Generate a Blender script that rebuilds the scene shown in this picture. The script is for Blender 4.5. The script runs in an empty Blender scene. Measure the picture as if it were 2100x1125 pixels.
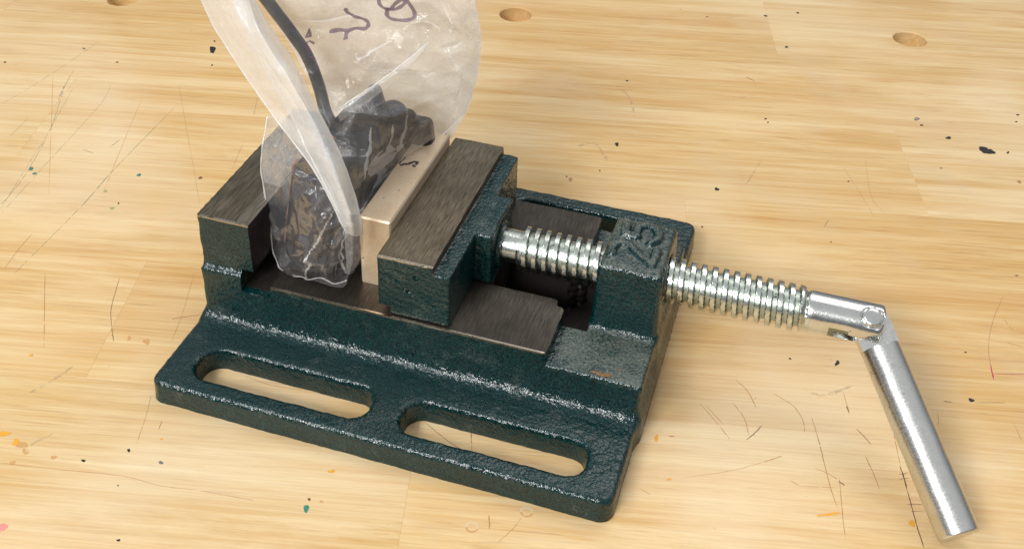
import bpy, bmesh, math, random
import numpy as np
from mathutils import Vector, Matrix
from mathutils.bvhtree import BVHTree
from mathutils.noise import noise as pnoise
random.seed(4)
MM = 0.001
scn = bpy.context.scene
COL = scn.collection

# ---------------------------------------------------------------- camera
cam_d = bpy.data.cameras.new("camera")
cam = bpy.data.objects.new("camera", cam_d); COL.objects.link(cam)
R = [[0.950476, 0.309848, 0.024303], [0.198403, -0.544703, -0.814822], [-0.239233, 0.77929, -0.579201]]
cm = Matrix(((R[0][0], -R[1][0], -R[2][0], 154.096*MM),
             (R[0][1], -R[1][1], -R[2][1], -251.130*MM),
             (R[0][2], -R[1][2], -R[2][2], 231.587*MM),
             (0, 0, 0, 1)))
cam.matrix_world = cm
cam_d.sensor_width = 36; cam_d.lens = 2317.458/2100*36
cam_d.shift_x = (1050-1004.9)/2100; cam_d.shift_y = (414.17-562.5)/2100
cam_d.clip_start = 0.01; cam_d.clip_end = 50
scn.camera = cam
# ---------------------------------------------------------------- room light
w = bpy.data.worlds.new("World"); scn.world = w; w.use_nodes = True
bg = w.node_tree.nodes["Background"]
# plain room: pale ceiling above, darker walls towards eye level
_tc = w.node_tree.nodes.new('ShaderNodeTexCoord'); _sx = w.node_tree.nodes.new('ShaderNodeSeparateXYZ'); _rp = w.node_tree.nodes.new('ShaderNodeValToRGB')
w.node_tree.links.new(_tc.outputs['Generated'], _sx.inputs[0]); w.node_tree.links.new(_sx.outputs['Z'], _rp.inputs[0]); w.node_tree.links.new(_rp.outputs[0], bg.inputs[0])
_rp.color_ramp.elements[0].position = .15; _rp.color_ramp.elements[0].color = (.26, .27, .30, 1)
_rp.color_ramp.elements[1].position = .75; _rp.color_ramp.elements[1].color = (.95, .97, 1.0, 1)
bg.inputs[1].default_value = 0.62
def area(name, loc, target, size, power, color, size_y=None):
    l = bpy.data.lights.new(name, 'AREA'); l.energy = power; l.color = color
    l.shape = 'RECTANGLE'; l.size = size; l.size_y = size_y or size
    o = bpy.data.objects.new(name, l); COL.objects.link(o)
    o.location = loc
    o.rotation_euler = (Vector(target)-Vector(loc)).to_track_quat('-Z', 'Y').to_euler()
    return o
area("window_light", (-0.22, -1.28, 0.98), (0.09, 0, 0.02), 0.54, 22.5, (1.0, 0.99, 0.97), 0.30)
area("handle_accent_light", (-0.50, -0.62, 0.90), (0.12, 0, 0.02), 0.24, 3.6, (0.96, 0.98, 1.0), 0.24)  # extra lamp added to put a highlight on the handle's left side
area("ceiling_light", (0.25, 0.65, 1.25), (0.08, 0.12, 0), 0.8, 5.5, (1.0, 0.97, 0.92), 0.8)
vs = scn.view_settings
vs.view_transform = 'Standard'; vs.look = 'None'; vs.exposure = 0; vs.gamma = 1
FILM_FRONT=[[[8.0,-6.0,109.8],[20.5,0.0,109.3],[38.8,6.0,109.8],[54.6,8.0,111.4],[65.4,10.0,112.3]],[[12.6,-6.0,99.4],[22.5,-0.0,98.4],[38.4,6.0,98.4],[55.1,10.0,99.5],[67.2,12.0,100.7]],[[16.1,-7.0,91.8],[26.7,2.0,89.5],[38.6,8.0,88.8],[55.7,12.0,90.0],[68.0,16.0,88.1]],[[24.1,-9.0,82.5],[33.3,-4.0,81.7],[46.0,0.0,82.1],[56.4,10.0,77.5],[65.8,20.0,74.1]],[[31.6,-14.0,73.1],[40.0,-12.0,72.9],[47.3,-4.0,70.7],[55.3,9.0,66.4],[60.4,26.0,56.3]],[[40.0,-21.0,65.1],[44.6,-17.0,63.3],[47.5,-9.0,59.4],[46.8,9.0,49.1],[53.5,23.0,48.4]],[[41.5,-21.5,61.8],[45.0,-18.0,60.4],[47.1,-11.0,56.5],[46.1,2.0,48.5],[47.0,16.0,47.2]],[[43.7,-21.0,54.0],[44.3,-17.0,51.5],[44.4,-13.0,48.4],[45.0,-10.5,46.9],[45.4,-9.3,46.0]],[[46.7,-23.0,47.0],[46.6,-22.5,46.7],[46.5,-22.0,46.6],[46.6,-21.7,46.8],[46.6,-21.5,47.0]]]
FILM_BACK=[[[-3.6,16.0,99.1],[12.9,20.0,100.0],[31.7,22.0,102.2],[50.0,20.0,105.9],[65.0,12.0,111.4]],[[2.3,16.0,87.9],[15.1,20.0,88.3],[31.8,24.0,89.4],[50.6,22.0,93.5],[66.8,14.0,99.7]],[[5.0,18.0,78.1],[19.8,22.0,78.8],[33.6,26.0,79.4],[50.5,26.0,82.5],[67.7,18.0,86.6]],[[10.2,20.0,65.0],[22.9,24.0,65.4],[35.5,28.0,65.8],[48.9,30.0,65.7],[64.8,24.0,71.8]],[[14.8,22.0,51.1],[23.5,28.0,48.7],[35.1,32.0,48.9],[47.4,34.0,50.3],[59.6,30.0,54.6]],[[21.0,18.0,42.4],[27.3,26.0,39.0],[36.1,33.0,38.6],[45.3,35.0,40.9],[54.0,32.0,42.4]]]
FILM_POCKET=[[[13.1,-8.0,64.9],[24.6,-15.0,70.6],[33.6,-19.0,68.7],[41.1,-22.0,64.4],[45.7,-23.0,53.4]],[[12.9,-13.0,57.4],[24.3,-19.0,61.9],[34.0,-23.5,64.5],[42.3,-24.5,59.9],[47.0,-23.0,47.1]],[[13.0,-15.0,50.4],[25.7,-22.0,57.7],[36.0,-27.0,60.1],[44.3,-27.0,55.7],[46.9,-22.0,42.2]],[[15.5,-18.0,41.0],[28.8,-27.0,50.3],[38.2,-31.0,53.7],[46.1,-30.0,51.7],[46.6,-21.5,36.6]],[[16.7,-20.0,28.6],[28.5,-28.0,36.6],[38.2,-31.5,40.9],[45.3,-30.0,41.6],[45.7,-22.0,30.6]],[[19.2,-22.0,22.2],[28.5,-27.5,26.6],[35.6,-30.0,28.7],[41.3,-28.5,29.4],[43.2,-24.0,27.9]],[[20.7,-22.5,21.9],[28.8,-27.0,24.8],[34.8,-28.0,25.6],[40.6,-28.0,26.7],[43.4,-26.0,27.4]],[[25.5,-25.0,23.3],[31.2,-27.0,24.2],[35.5,-28.0,24.9],[42.6,-28.5,25.9],[43.6,-27.0,27.0]]]
FILM_POCKET_REAR=[[[13.8,-9.0,65.3],[21.8,-10.0,66.4],[28.9,-10.0,61.5],[34.4,-10.0,55.5]],[[11.3,-10.0,54.4],[19.4,-10.5,54.0],[27.6,-10.5,51.7],[35.7,-10.5,47.7]],[[10.4,-10.0,46.6],[19.0,-10.5,45.5],[27.8,-10.5,42.4],[38.3,-10.5,38.0]],[[11.6,-11.0,34.4],[19.2,-10.5,33.3],[28.6,-10.5,32.1],[38.7,-10.5,31.1]],[[12.5,-12.0,22.1],[19.3,-11.0,21.8],[28.2,-11.0,23.3],[38.1,-11.0,25.0]],[[18.1,-19.0,20.0],[24.2,-19.0,20.4],[31.9,-19.0,21.9],[40.1,-19.0,24.7]]]
FILM_SIDE=[[[46.4,-33.0,53.6],[48.7,-34.5,54.7],[50.4,-34.5,55.0],[50.3,-31.0,52.7],[48.5,-25.0,48.6]],[[46.2,-32.0,46.6],[48.2,-33.5,48.2],[49.8,-33.5,48.6],[49.7,-30.0,46.1],[48.0,-24.0,41.4]],[[45.9,-31.0,39.1],[47.4,-32.0,40.3],[48.6,-32.0,40.6],[48.3,-29.0,38.3],[47.0,-24.0,34.6]],[[45.0,-29.5,32.3],[45.7,-30.0,32.8],[46.3,-30.0,33.0],[46.0,-28.0,31.7],[45.1,-25.0,29.9]]]
FILM_BAND=[[[-2.6,-16.0,110.8],[5.6,-22.0,114.5],[11.8,-24.0,116.3],[15.3,-22.0,116.1],[11.1,-12.0,111.3]],[[1.5,-16.0,101.9],[9.9,-23.0,106.4],[16.0,-25.0,108.4],[19.6,-23.0,108.1],[16.2,-14.0,103.5]],[[4.1,-16.0,94.6],[13.5,-24.0,100.1],[20.5,-27.0,102.7],[23.8,-24.0,101.9],[20.2,-15.0,97.1]],[[9.2,-17.0,87.7],[19.1,-25.0,93.6],[25.7,-28.0,96.3],[29.2,-25.0,95.4],[25.9,-16.0,90.4]],[[14.3,-18.0,80.8],[24.2,-26.0,87.0],[30.6,-29.0,89.8],[34.1,-27.0,89.5],[30.8,-18.0,84.1]],[[20.3,-20.0,74.8],[29.2,-27.0,80.6],[34.6,-30.0,83.4],[37.5,-28.0,82.9],[35.1,-20.0,77.9]],[[29.4,-25.0,69.8],[35.7,-30.0,74.1],[40.0,-32.0,76.2],[42.2,-30.0,75.6],[40.2,-22.0,70.4]],[[37.3,-29.0,64.8],[42.2,-33.0,68.4],[45.1,-34.0,69.7],[46.6,-32.0,68.8],[44.7,-25.0,64.0]],[[42.4,-31.0,57.9],[46.8,-35.0,61.6],[48.9,-35.0,62.1],[49.3,-32.0,60.2],[47.6,-26.0,55.8]],[[46.0,-32.0,50.8],[48.5,-34.0,52.9],[49.9,-34.0,53.2],[49.6,-30.0,50.3],[48.4,-25.0,46.9]],[[45.5,-29.0,46.3],[47.2,-30.0,46.9],[48.3,-30.0,46.7],[48.2,-27.0,44.6],[47.5,-23.0,41.9]]]
FILM_FOLD=[[[12.9,-20.0,111.0],[16.8,-23.0,112.9],[19.5,-24.0,113.7],[19.3,-21.0,112.4]],[[16.1,-21.0,98.4],[21.8,-27.0,102.3],[24.4,-28.0,103.2],[24.2,-24.0,101.3]],[[24.8,-24.0,86.0],[30.6,-30.0,90.4],[33.9,-31.0,91.6],[35.0,-28.0,90.2]],[[31.7,-27.0,77.5],[37.2,-32.0,81.5],[40.5,-33.0,82.7],[40.8,-29.0,80.5]],[[35.6,-30.0,72.6],[40.5,-34.0,76.1],[43.7,-35.0,77.4],[44.9,-31.0,75.3]],[[39.1,-31.0,67.2],[43.7,-35.0,70.8],[46.5,-36.0,72.0],[47.6,-32.0,69.8]],[[45.8,-33.0,55.3],[48.9,-36.0,58.1],[50.8,-36.0,58.6],[50.2,-30.0,54.4]]]
FILM_STRIP=[[[37.6,-15.0,75.2],[38.2,-15.4,74.6],[38.6,-15.4,73.6],[38.8,-15.0,72.1]],[[42.1,-13.0,78.8],[42.7,-13.4,78.4],[43.4,-13.4,77.6],[43.9,-13.0,76.3]],[[46.3,-9.0,81.5],[46.9,-9.4,81.2],[47.4,-9.4,80.6],[47.9,-9.0,79.4]],[[51.2,-5.0,85.4],[51.8,-5.4,85.1],[52.4,-5.4,84.6],[52.7,-5.0,83.8]],[[55.0,-1.0,88.5],[55.5,-1.3,88.3],[56.0,-1.3,88.0],[56.2,-1.0,87.4]],[[57.7,3.0,91.1],[57.9,2.8,91.1],[58.0,2.8,91.0],[58.1,3.0,90.8]]]
BAG_INK=[[[33.4,4.5,95.8],[33.0,4.4,95.1],[33.3,4.6,94.3],[34.2,5.2,93.0],[35.6,6.0,92.2],[37.0,6.8,91.3],[37.7,7.3,90.2],[37.5,7.4,89.2],[36.8,7.1,88.6],[34.7,6.1,88.9],[32.8,5.0,88.6],[30.6,3.9,89.0],[28.8,3.0,89.2]],[[32.8,5.0,88.6],[32.7,4.8,87.5],[32.9,4.7,86.6]],[[44.8,7.5,98.9],[42.6,7.0,98.7],[41.2,6.8,97.8],[41.4,7.2,96.1],[42.9,7.8,94.9],[44.8,8.4,94.6],[46.4,8.6,95.5],[47.6,8.6,96.8],[47.6,8.4,98.1],[46.4,7.9,99.0]],[[43.2,7.8,95.3],[42.7,8.2,93.0],[43.6,8.7,91.6],[45.6,9.3,91.2],[48.3,9.8,91.6],[49.8,10.0,92.5],[49.6,9.6,94.7],[48.3,8.6,97.8],[47.6,8.1,99.6]],[[44.0,8.2,94.7],[44.7,8.1,96.0],[46.1,8.2,97.4],[47.3,8.4,97.8]],[[24.4,0.2,90.6],[24.3,-0.3,89.6],[24.0,-1.2,88.9]],[[24.3,0.0,90.4],[24.8,0.0,89.4],[25.1,-0.2,88.6]],[[24.0,-1.2,88.9],[25.0,-0.2,88.8]],[[26.3,0.2,87.0],[25.0,-1.0,87.8],[24.6,-2.0,87.2],[25.3,-1.8,86.2],[26.0,-1.5,85.4],[25.8,-2.2,84.8],[26.5,-1.5,84.3],[27.6,-0.1,84.1]]]
BAR_INK=[[[47.1,5.8],[47.9,7.0],[49.2,7.7],[50.1,9.2],[51.3,9.3],[51.2,7.9]],[[50.4,7.6],[51.7,6.7]],[[47.1,10.9],[46.9,9.4],[46.5,8.1],[46.6,6.5]]]
N_FRONT=12
CREASES=[[[36.0,1.7,85.7],[37.2,1.2,84.8],[40.2,3.9,86.1],[44.4,7.8,87.3]],[[46.6,9.6,89.2],[50.6,10.6,90.9],[54.5,11.5,91.0],[57.2,12.6,89.4]],[[20.4,-2.6,92.7],[26.8,2.1,92.1],[31.7,4.2,92.6],[37.2,6.4,93.3]],[[58.1,11.3,96.6],[60.4,12.9,92.2],[59.3,13.1,87.9]],[[63.3,14.9,86.2],[60.8,14.0,84.0],[57.8,12.1,83.1]],[[45.2,-7.9,68.6],[45.8,-10.8,63.4],[45.7,-14.2,60.6],[45.2,-12.3,51.2]],[[48.8,-1.6,66.5],[47.5,-1.9,56.7],[46.2,-2.9,50.4],[45.5,-6.0,46.3]],[[51.2,2.5,67.6],[48.4,3.9,56.8],[46.8,3.8,51.8]],[[47.5,-5.4,60.5],[46.8,-6.3,54.3],[45.7,-6.8,49.4]],[[36.7,-12.6,73.7],[39.8,-8.1,75.3],[43.6,-3.3,77.6],[47.0,1.0,80.6],[51.4,8.2,83.5]],[[53.2,7.1,78.3],[55.4,9.0,76.2],[57.4,11.4,76.6]],[[59.6,13.2,82.6],[61.7,15.7,75.5],[59.4,18.1,65.8]],[[45.6,-30.0,51.6],[45.8,-29.4,46.3],[45.0,-28.0,38.4],[42.8,-24.8,28.1]],[[43.7,-26.5,56.5],[40.4,-30.8,48.9],[36.3,-30.8,39.0],[32.7,-28.9,28.4],[30.3,-26.9,23.9]],[[32.9,-24.9,60.4],[31.6,-24.8,58.9],[31.1,-25.2,57.4]],[[17.4,-14.3,60.8],[17.3,-16.0,56.9],[19.7,-17.8,56.9]],[[24.4,-18.4,63.2],[25.6,-19.6,62.3],[26.4,-20.2,61.9]],[[18.5,-20.2,41.5],[19.6,-21.5,35.8],[22.9,-24.0,34.9]],[[38.1,-31.0,52.1],[36.0,-30.2,49.3],[34.4,-29.7,45.3]],[[39.9,-30.0,54.2],[38.7,-31.0,51.4],[37.8,-31.2,47.2]],[[43.2,-30.4,48.0],[41.7,-30.8,42.9],[39.7,-30.8,39.1],[40.6,-30.9,43.6]],[[34.0,-29.9,39.4],[36.8,-30.9,38.3],[39.9,-31.1,40.7]],[[34.8,-29.9,33.6],[38.5,-30.0,32.9],[42.0,-29.4,34.3]],[[20.4,-22.6,23.3],[28.8,-27.6,28.8],[34.7,-29.9,32.7]],[[14.9,-17.2,43.7],[16.2,-19.5,33.4],[17.4,-20.9,25.8]]]
CABLE_PATH=[[33.0,0.0,48.9],[29.2,3.0,53.1],[25.7,6.0,56.5],[22.7,8.5,59.1],[20.5,10.5,64.2],[18.9,11.5,67.8],[17.4,12.0,71.6],[15.5,12.0,75.9],[13.0,12.0,79.4],[10.4,12.0,83.0],[7.6,12.0,86.5],[4.8,12.0,90.1],[0.5,12.0,95.4],[-4.1,12.0,102.0]]
DIMPLES=[[30.8,-24.5,58.6,0.2,2.2,1.1,1.5],[25.9,-19.7,62.4,0.8,1.6,0.9,1.3],[17.8,-15.4,59.9,1.2,1.8,0.9,1.3],[34.2,-27.6,56.1,0.9,1.5,1.0,1.4],[38.5,-31.0,54.1,1.1,3.2,1.2,1.9],[43.4,-30.4,50.5,0.5,3.6,1.5,2.3],[45.3,-30.0,46.3,0.9,2.6,1.4,2.1],[40.5,-30.8,51.5,1.0,2.6,1.0,1.7],[25.1,-25.2,39.4,1.4,3.4,1.1,1.7],[32.8,-29.4,41.0,0.1,3.0,1.2,1.8],[41.9,-30.7,42.4,0.5,3.8,1.6,2.3],[27.3,-27.1,32.7,0.4,2.6,1.0,1.6],[42.3,-29.3,34.9,-0.4,3.2,1.0,1.6],[38.7,-30.8,37.4,-0.5,3.6,0.9,1.5],[16.6,-18.7,41.8,1.5,3.0,0.8,1.2],[35.3,-27.0,59.6,0.5,1.2,0.8,1.2],[40.8,-30.9,46.1,1.2,3.0,1.1,1.8]]
SCRATCHES=[["g",0.35,[[-138.4,116.8],[-139.8,89.6],[-141.8,68.1],[-143.8,57.1]]],["g",0.5,[[-133.6,91.4],[-128.4,77.3],[-115.2,50.1],[-105.3,23.3],[-101.2,6.8],[-100.6,0.7]]],["g",0.9,[[-129.4,79.0],[-126.9,72.8],[-124.8,68.2]]],["g",0.3,[[-112.7,86.6],[-107.4,70.7],[-101.9,31.4],[-99.2,12.3],[-97.0,-4.1]]],["g",0.3,[[-125.1,78.5],[-114.0,46.8],[-106.0,21.4],[-98.8,-1.7]]],["g",0.45,[[-79.0,79.2],[-77.2,45.8],[-75.9,27.4],[-74.0,8.9],[-73.0,-12.9],[-72.4,-29.0]]],["g",0.7,[[-76.1,28.9],[-75.3,22.6],[-74.0,11.0]]],["b",0.25,[[-86.5,95.1],[-69.4,70.9],[-51.9,46.3],[-36.2,24.2]]],["b",0.25,[[-138.7,84.2],[-115.2,50.1],[-88.6,11.4]]],["g",0.4,[[-52.1,97.4],[-49.3,90.3],[-46.5,83.3]]],["b",0.3,[[-41.6,66.2],[-36.2,46.9]]],["g",0.6,[[-85.7,51.0],[-85.9,48.3],[-86.3,45.7]]],["g",0.5,[[-95.3,40.9],[-92.3,40.2],[-89.3,39.5]]],["b",0.4,[[-80.1,-9.7],[-78.8,-19.1],[-76.9,-27.9]]],["b",0.4,[[-63.4,-25.7],[-52.0,-41.8],[-42.6,-55.1]]],["d",0.4,[[-39.8,-19.9],[-34.2,-33.0],[-29.0,-40.7],[-24.8,-46.1]]],["b",0.3,[[-18.9,-9.7],[-12.4,-27.6],[-8.7,-40.4]]],["b",0.3,[[-2.4,-61.8],[0.4,-68.8],[3.8,-79.0]]],["d",0.4,[[-14.0,-31.6],[-11.6,-29.8],[-6.2,-26.6]]],["b",0.5,[[5.6,-69.3],[6.6,-72.7]]],["r",0.3,[[-26.3,-96.4],[-10.5,-93.3],[6.2,-89.8],[17.5,-89.3],[26.5,-87.6],[37.0,-86.3],[42.3,-85.7]]],["s",2.5,[[-29.9,-59.0],[-31.8,-65.6],[-35.0,-72.3]]],["s",1.5,[[-19.4,-83.0],[-21.9,-87.0],[-22.6,-89.1]]],["s",1.2,[[-11.6,-78.7],[-12.5,-81.9]]],["s",2.5,[[186.5,9.1],[178.7,2.2],[173.2,2.3]]],["b",0.3,[[108.9,-68.2],[107.7,-72.7],[105.4,-77.7]]],["b",0.8,[[100.8,-70.2],[102.3,-74.5]]],["w",0.35,[[120.0,-64.1],[125.3,-67.4],[130.2,-71.1]]],["b",0.5,[[153.5,-0.1],[157.5,-3.5],[160.8,-9.5]]],["b",0.45,[[145.2,-13.0],[150.3,-18.2],[155.6,-24.1]]],["b",0.4,[[147.1,-13.4],[153.1,-19.2]]],["b",0.5,[[154.2,-9.8],[158.0,-14.5],[160.1,-20.6]]],["d",0.5,[[163.2,-15.6],[161.4,-19.7],[159.7,-22.7]]],["b",0.45,[[164.7,-2.0],[170.6,-5.1],[173.8,-10.0],[174.7,-14.5]]],["b",0.5,[[176.0,-7.7],[179.1,-17.7],[182.7,-31.0],[185.2,-38.3]]],["b",0.45,[[185.0,-27.6],[186.4,-38.3],[187.9,-48.0]]],["b",0.45,[[178.6,-26.7],[182.5,-27.6],[185.2,-29.1]]],["d",0.9,[[185.0,-29.2],[186.6,-30.2]]],["b",0.45,[[183.9,5.3],[186.1,-2.6]]],["d",0.6,[[185.1,0.0],[186.1,-2.8]]],["d",0.5,[[188.4,-8.2],[190.5,-10.4],[192.6,-13.0]]],["b",0.55,[[191.2,-17.7],[193.7,-23.6],[195.5,-28.8]]],["b",0.4,[[198.2,-6.2],[199.4,-12.5],[200.5,-18.6]]],["k",0.7,[[200.3,-18.2],[201.6,-22.7],[202.3,-26.0]]],["d",0.6,[[202.3,-26.0],[203.6,-31.5],[205.2,-38.4],[206.8,-44.2]]],["d",0.4,[[202.4,-31.2],[206.4,-29.9]]],["d",0.35,[[203.4,-33.3],[207.0,-32.2]]],["d",0.4,[[200.0,-21.5],[202.5,-20.2]]],["d",0.4,[[200.3,-23.1],[202.8,-21.8]]],["r",0.35,[[230.3,67.9],[226.4,52.6],[224.8,40.2],[225.2,31.2]]],["m",0.8,[[225.1,32.3],[225.8,25.4]]],["m",0.4,[[225.9,28.2],[230.0,29.5],[234.9,31.4]]],["b",0.5,[[229.8,55.7],[232.4,50.6]]],["b",0.4,[[230.4,9.0],[232.6,2.0]]],["b",0.5,[[165.2,-29.1],[167.6,-27.1],[169.6,-25.3]]],["b",0.25,[[145.5,-41.8],[157.4,-35.0],[165.2,-29.1]]],["k",0.5,[[211.6,11.3],[214.0,11.7]]],["k",0.35,[[220.4,13.8],[228.8,16.7]]],["b",0.4,[[210.0,5.8],[210.3,0.9]]],["b",0.25,[[183.6,138.2],[185.3,121.3],[187.6,108.8],[192.1,101.6]]],["b",0.25,[[175.7,128.1],[182.2,113.4],[188.0,99.5]]],["k",0.7,[[132.2,184.5],[136.2,182.0]]],["b",0.35,[[135.4,-49.0],[138.6,-50.2]]],["s",1.0,[[129.1,162.9],[138.0,170.4]]],["s",2.0,[[82.1,158.2],[89.1,150.1],[94.6,135.7]]],["b",0.4,[[172.6,-33.3],[175.3,-34.3]]],["b",0.35,[[175.3,-34.3],[185.1,-31.6]]],["m",0.6,[[139.0,-28.3],[140.8,-28.0]]],["s",3,[[78.6,106.8],[84.3,110.8],[91.5,100.7]]],["s",2,[[146.1,120.8],[143.0,102.4]]],["b",0.35,[[229.6,44.4],[235.2,43.6]]],["b",0.3,[[-127.4,53.3],[-125.4,38.9]]],["b",0.25,[[-94.3,79.6],[-82.4,47.4],[-71.1,17.7]]],["d",0.4,[[172.2,86.1],[173.5,91.1]]],["d",0.35,[[73.9,-45.8],[83.5,-50.6],[89.8,-52.5]]],["d",0.5,[[87.0,-44.1],[89.8,-51.5]]],["b",0.4,[[18.4,-46.1],[28.1,-46.9],[39.4,-45.0]]]]
SPECKS=[["k",-89.12,127.18,1.55,0.59,1.54,-2.75],["k",-92.15,134.26,0.39,0.15,0.45,-0.8],["k",-82.39,114.78,0.39,0.14,0.43,-0.75],["n",-120.72,103.09,0.56,0.22,0.47,-0.73],["n",-44.42,38.87,0.81,0.3,0.47,-0.82],["k",-63.04,15.33,0.32,0.11,0.33,-0.5],["g",-104.48,23.25,0.81,0.3,0.78,-1.07],["g",-101.4,21.01,0.81,0.3,0.48,-0.66],["g",-66.0,32.97,0.81,0.3,0.59,-0.95],["y",-71.5,20.15,0.64,0.23,0.51,-0.78],["y",-63.45,12.09,0.79,0.28,0.49,-0.75],["k",92.33,113.33,0.88,0.33,0.31,-1.36],["k",133.31,96.23,0.84,0.3,0.19,-1.25],["k",213.9,163.08,1.07,-0.06,-0.14,-1.36],["k",227.87,158.47,2.91,-0.48,-0.45,-3.01],["k",235.73,159.89,0.64,1.07,0.18,-0.54],["e",201.81,173.87,1.31,0.21,-0.05,-1.41],["k",203.74,169.41,0.74,0.27,0.01,-0.71],["k",132.96,246.8,0.89,-0.09,0.03,-1.05],["k",146.91,255.43,0.87,0.33,0.08,-0.8],["k",145.57,218.33,0.77,0.69,0.18,-0.9],["k",85.34,163.36,0.57,0.22,0.14,-0.65],["k",144.16,152.49,0.55,0.2,0.07,-0.62],["k",145.39,150.16,0.37,0.14,0.07,-0.57],["k",240.88,191.61,0.67,0.25,-0.04,-0.75],["k",240.02,185.64,0.57,0.21,-0.03,-0.61],["k",181.39,17.25,0.67,-0.19,-0.24,-1.3],["k",167.78,14.43,0.42,0.15,0.04,-0.43],["k",219.31,14.42,0.82,-0.11,-0.2,-0.96],["k",218.06,35.21,0.57,0.2,0.0,-0.28],["k",-6.2,-88.63,0.78,0.16,0.22,-0.37],["k",3.04,-81.6,0.49,0.17,0.34,-0.52],["k",7.08,-92.89,0.24,0.08,0.14,-0.21],["k",16.84,-107.69,0.45,0.16,0.24,-0.38],["o",-31.83,-87.56,1.27,0.94,0.8,-0.81],["o",-26.88,-88.98,0.97,0.34,0.87,-1.17],["t",-24.65,-89.3,1.85,0.39,0.67,-1.04],["t",-22.52,-90.93,0.85,0.3,0.85,-1.15],["t",-23.21,-95.3,0.75,0.74,0.54,-0.49],["t",-14.25,-90.2,1.08,0.38,0.4,-0.57],["o",57.11,-70.38,0.97,0.34,0.28,-0.61],["o",9.09,-75.24,0.37,0.13,0.19,-0.31],["t",-21.31,-43.27,0.68,0.25,0.59,-0.92],["o",-44.0,-59.17,0.67,0.23,0.38,-0.52],["p",-12.31,-113.59,1.11,0.76,0.93,-0.92],["o",136.11,-30.28,0.51,0.18,0.32,-1.58],["o",142.13,-43.48,0.61,0.22,0.09,-0.49],["o",183.34,-41.35,2.82,1.46,0.09,-0.54],["o",203.77,-37.2,0.95,0.34,0.02,-1.12],["g",56.13,-83.66,0.92,-0.02,0.24,-1.17],["n",55.54,-80.71,0.48,0.16,0.21,-0.43],["t",58.83,-80.4,0.59,0.2,0.2,-0.43],["r",81.69,84.02,0.84,0.31,0.32,-1.22],["n",79.86,85.38,0.33,0.12,0.16,-0.62],["r",238.76,139.79,0.99,-0.04,-0.16,-1.06],["n",211.13,139.35,0.35,0.13,0.0,-0.53],["n",90.42,93.35,0.34,0.12,0.15,-0.64],["n",132.04,71.53,0.48,0.17,0.09,-0.57],["n",175.11,77.96,0.32,0.12,0.03,-0.42],["n",107.31,235.92,0.64,0.24,0.08,-0.51],["e",-140.67,108.65,0.58,0.22,0.52,-0.76],["n",-164.04,86.78,0.56,0.21,0.54,-0.71],["e",-31.32,199.43,0.43,0.17,0.39,-0.97],["t",190.34,47.29,1.33,0.36,0.01,-0.74],["n",225.57,159.1,0.54,0.2,-0.02,-0.56],["k",234.91,80.17,0.62,0.22,-0.02,-0.33],["k",178.5,118.09,0.34,0.12,0.03,-0.53],["t",-15.73,-42.88,1.22,0.44,0.69,-1.11],["e",13.36,-82.5,0.61,0.22,0.36,-0.58],["o",90.65,-53.09,0.62,0.22,0.33,-0.97]]
RINGS=[[109.58,-66.2],[97.92,-75.28]]
HANDLE_END=[214.1,-42.18,4.9]


# ---------------------------------------------------------------- material helpers
def new_mat(name):
    m = bpy.data.materials.new(name); m.use_nodes = True
    nt = m.node_tree; b = nt.nodes["Principled BSDF"]
    return m, nt, b
def nd(nt, t, **kw):
    n = nt.nodes.new(t)
    for k, v in kw.items():
        if k.startswith('i_'):
            n.inputs[k[2:].replace('_', ' ')].default_value = v
        else: setattr(n, k, v)
    return n
def coords(nt, scale=(1, 1, 1), kind='Object', rot=(0, 0, 0), loc=(0, 0, 0)):
    tc = nd(nt, 'ShaderNodeTexCoord'); mp = nd(nt, 'ShaderNodeMapping')
    mp.inputs['Scale'].default_value = scale; mp.inputs['Rotation'].default_value = rot
    mp.inputs['Location'].default_value = loc
    nt.links.new(tc.outputs[kind], mp.inputs[0]); return mp.outputs[0]
def noise(nt, vec, scale, detail=3, rough=.55, dist=0, w=None):
    n = nd(nt, 'ShaderNodeTexNoise')
    if w is not None:
        n.noise_dimensions = '4D'; nt.links.new(w, n.inputs['W'])
    n.inputs['Scale'].default_value = scale; n.inputs['Detail'].default_value = detail
    n.inputs['Roughness'].default_value = rough; n.inputs['Distortion'].default_value = dist
    nt.links.new(vec, n.inputs['Vector']); return n.outputs['Fac']
def ramp(nt, fac, stops):
    r = nd(nt, 'ShaderNodeValToRGB'); e = r.color_ramp.elements
    while len(e) < len(stops): e.new(.5)
    for i, (p, c) in enumerate(stops):
        e[i].position = p; e[i].color = tuple(c)+(1,) if len(c) == 3 else c
    nt.links.new(fac, r.inputs[0]); return r.outputs[0]
def g(v): return (v, v, v)
def mixc(nt, fac, a, b, mode='MIX'):
    m = nd(nt, 'ShaderNodeMix', data_type='RGBA', blend_type=mode)
    for s, v in ((0, fac), (6, a), (7, b)):
        if isinstance(v, (int, float)): m.inputs[s].default_value = v
        elif isinstance(v, tuple): m.inputs[s].default_value = tuple(v)+(1,)
        else: nt.links.new(v, m.inputs[s])
    return m.outputs[2]
def math_(nt, op, a, b=0.0):
    m = nd(nt, 'ShaderNodeMath', operation=op)
    for i, v in enumerate((a, b)):
        if isinstance(v, (int, float)): m.inputs[i].default_value = v
        else: nt.links.new(v, m.inputs[i])
    return m.outputs[0]
def bump(nt, b, h, dist, strength=1.0, prev=None):
    n = nd(nt, 'ShaderNodeBump'); n.inputs['Distance'].default_value = dist
    n.inputs['Strength'].default_value = strength
    nt.links.new(h, n.inputs['Height'])
    if prev: nt.links.new(prev, n.inputs['Normal'])
    nt.links.new(n.outputs[0], b.inputs['Normal']); return n.outputs[0]

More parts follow.
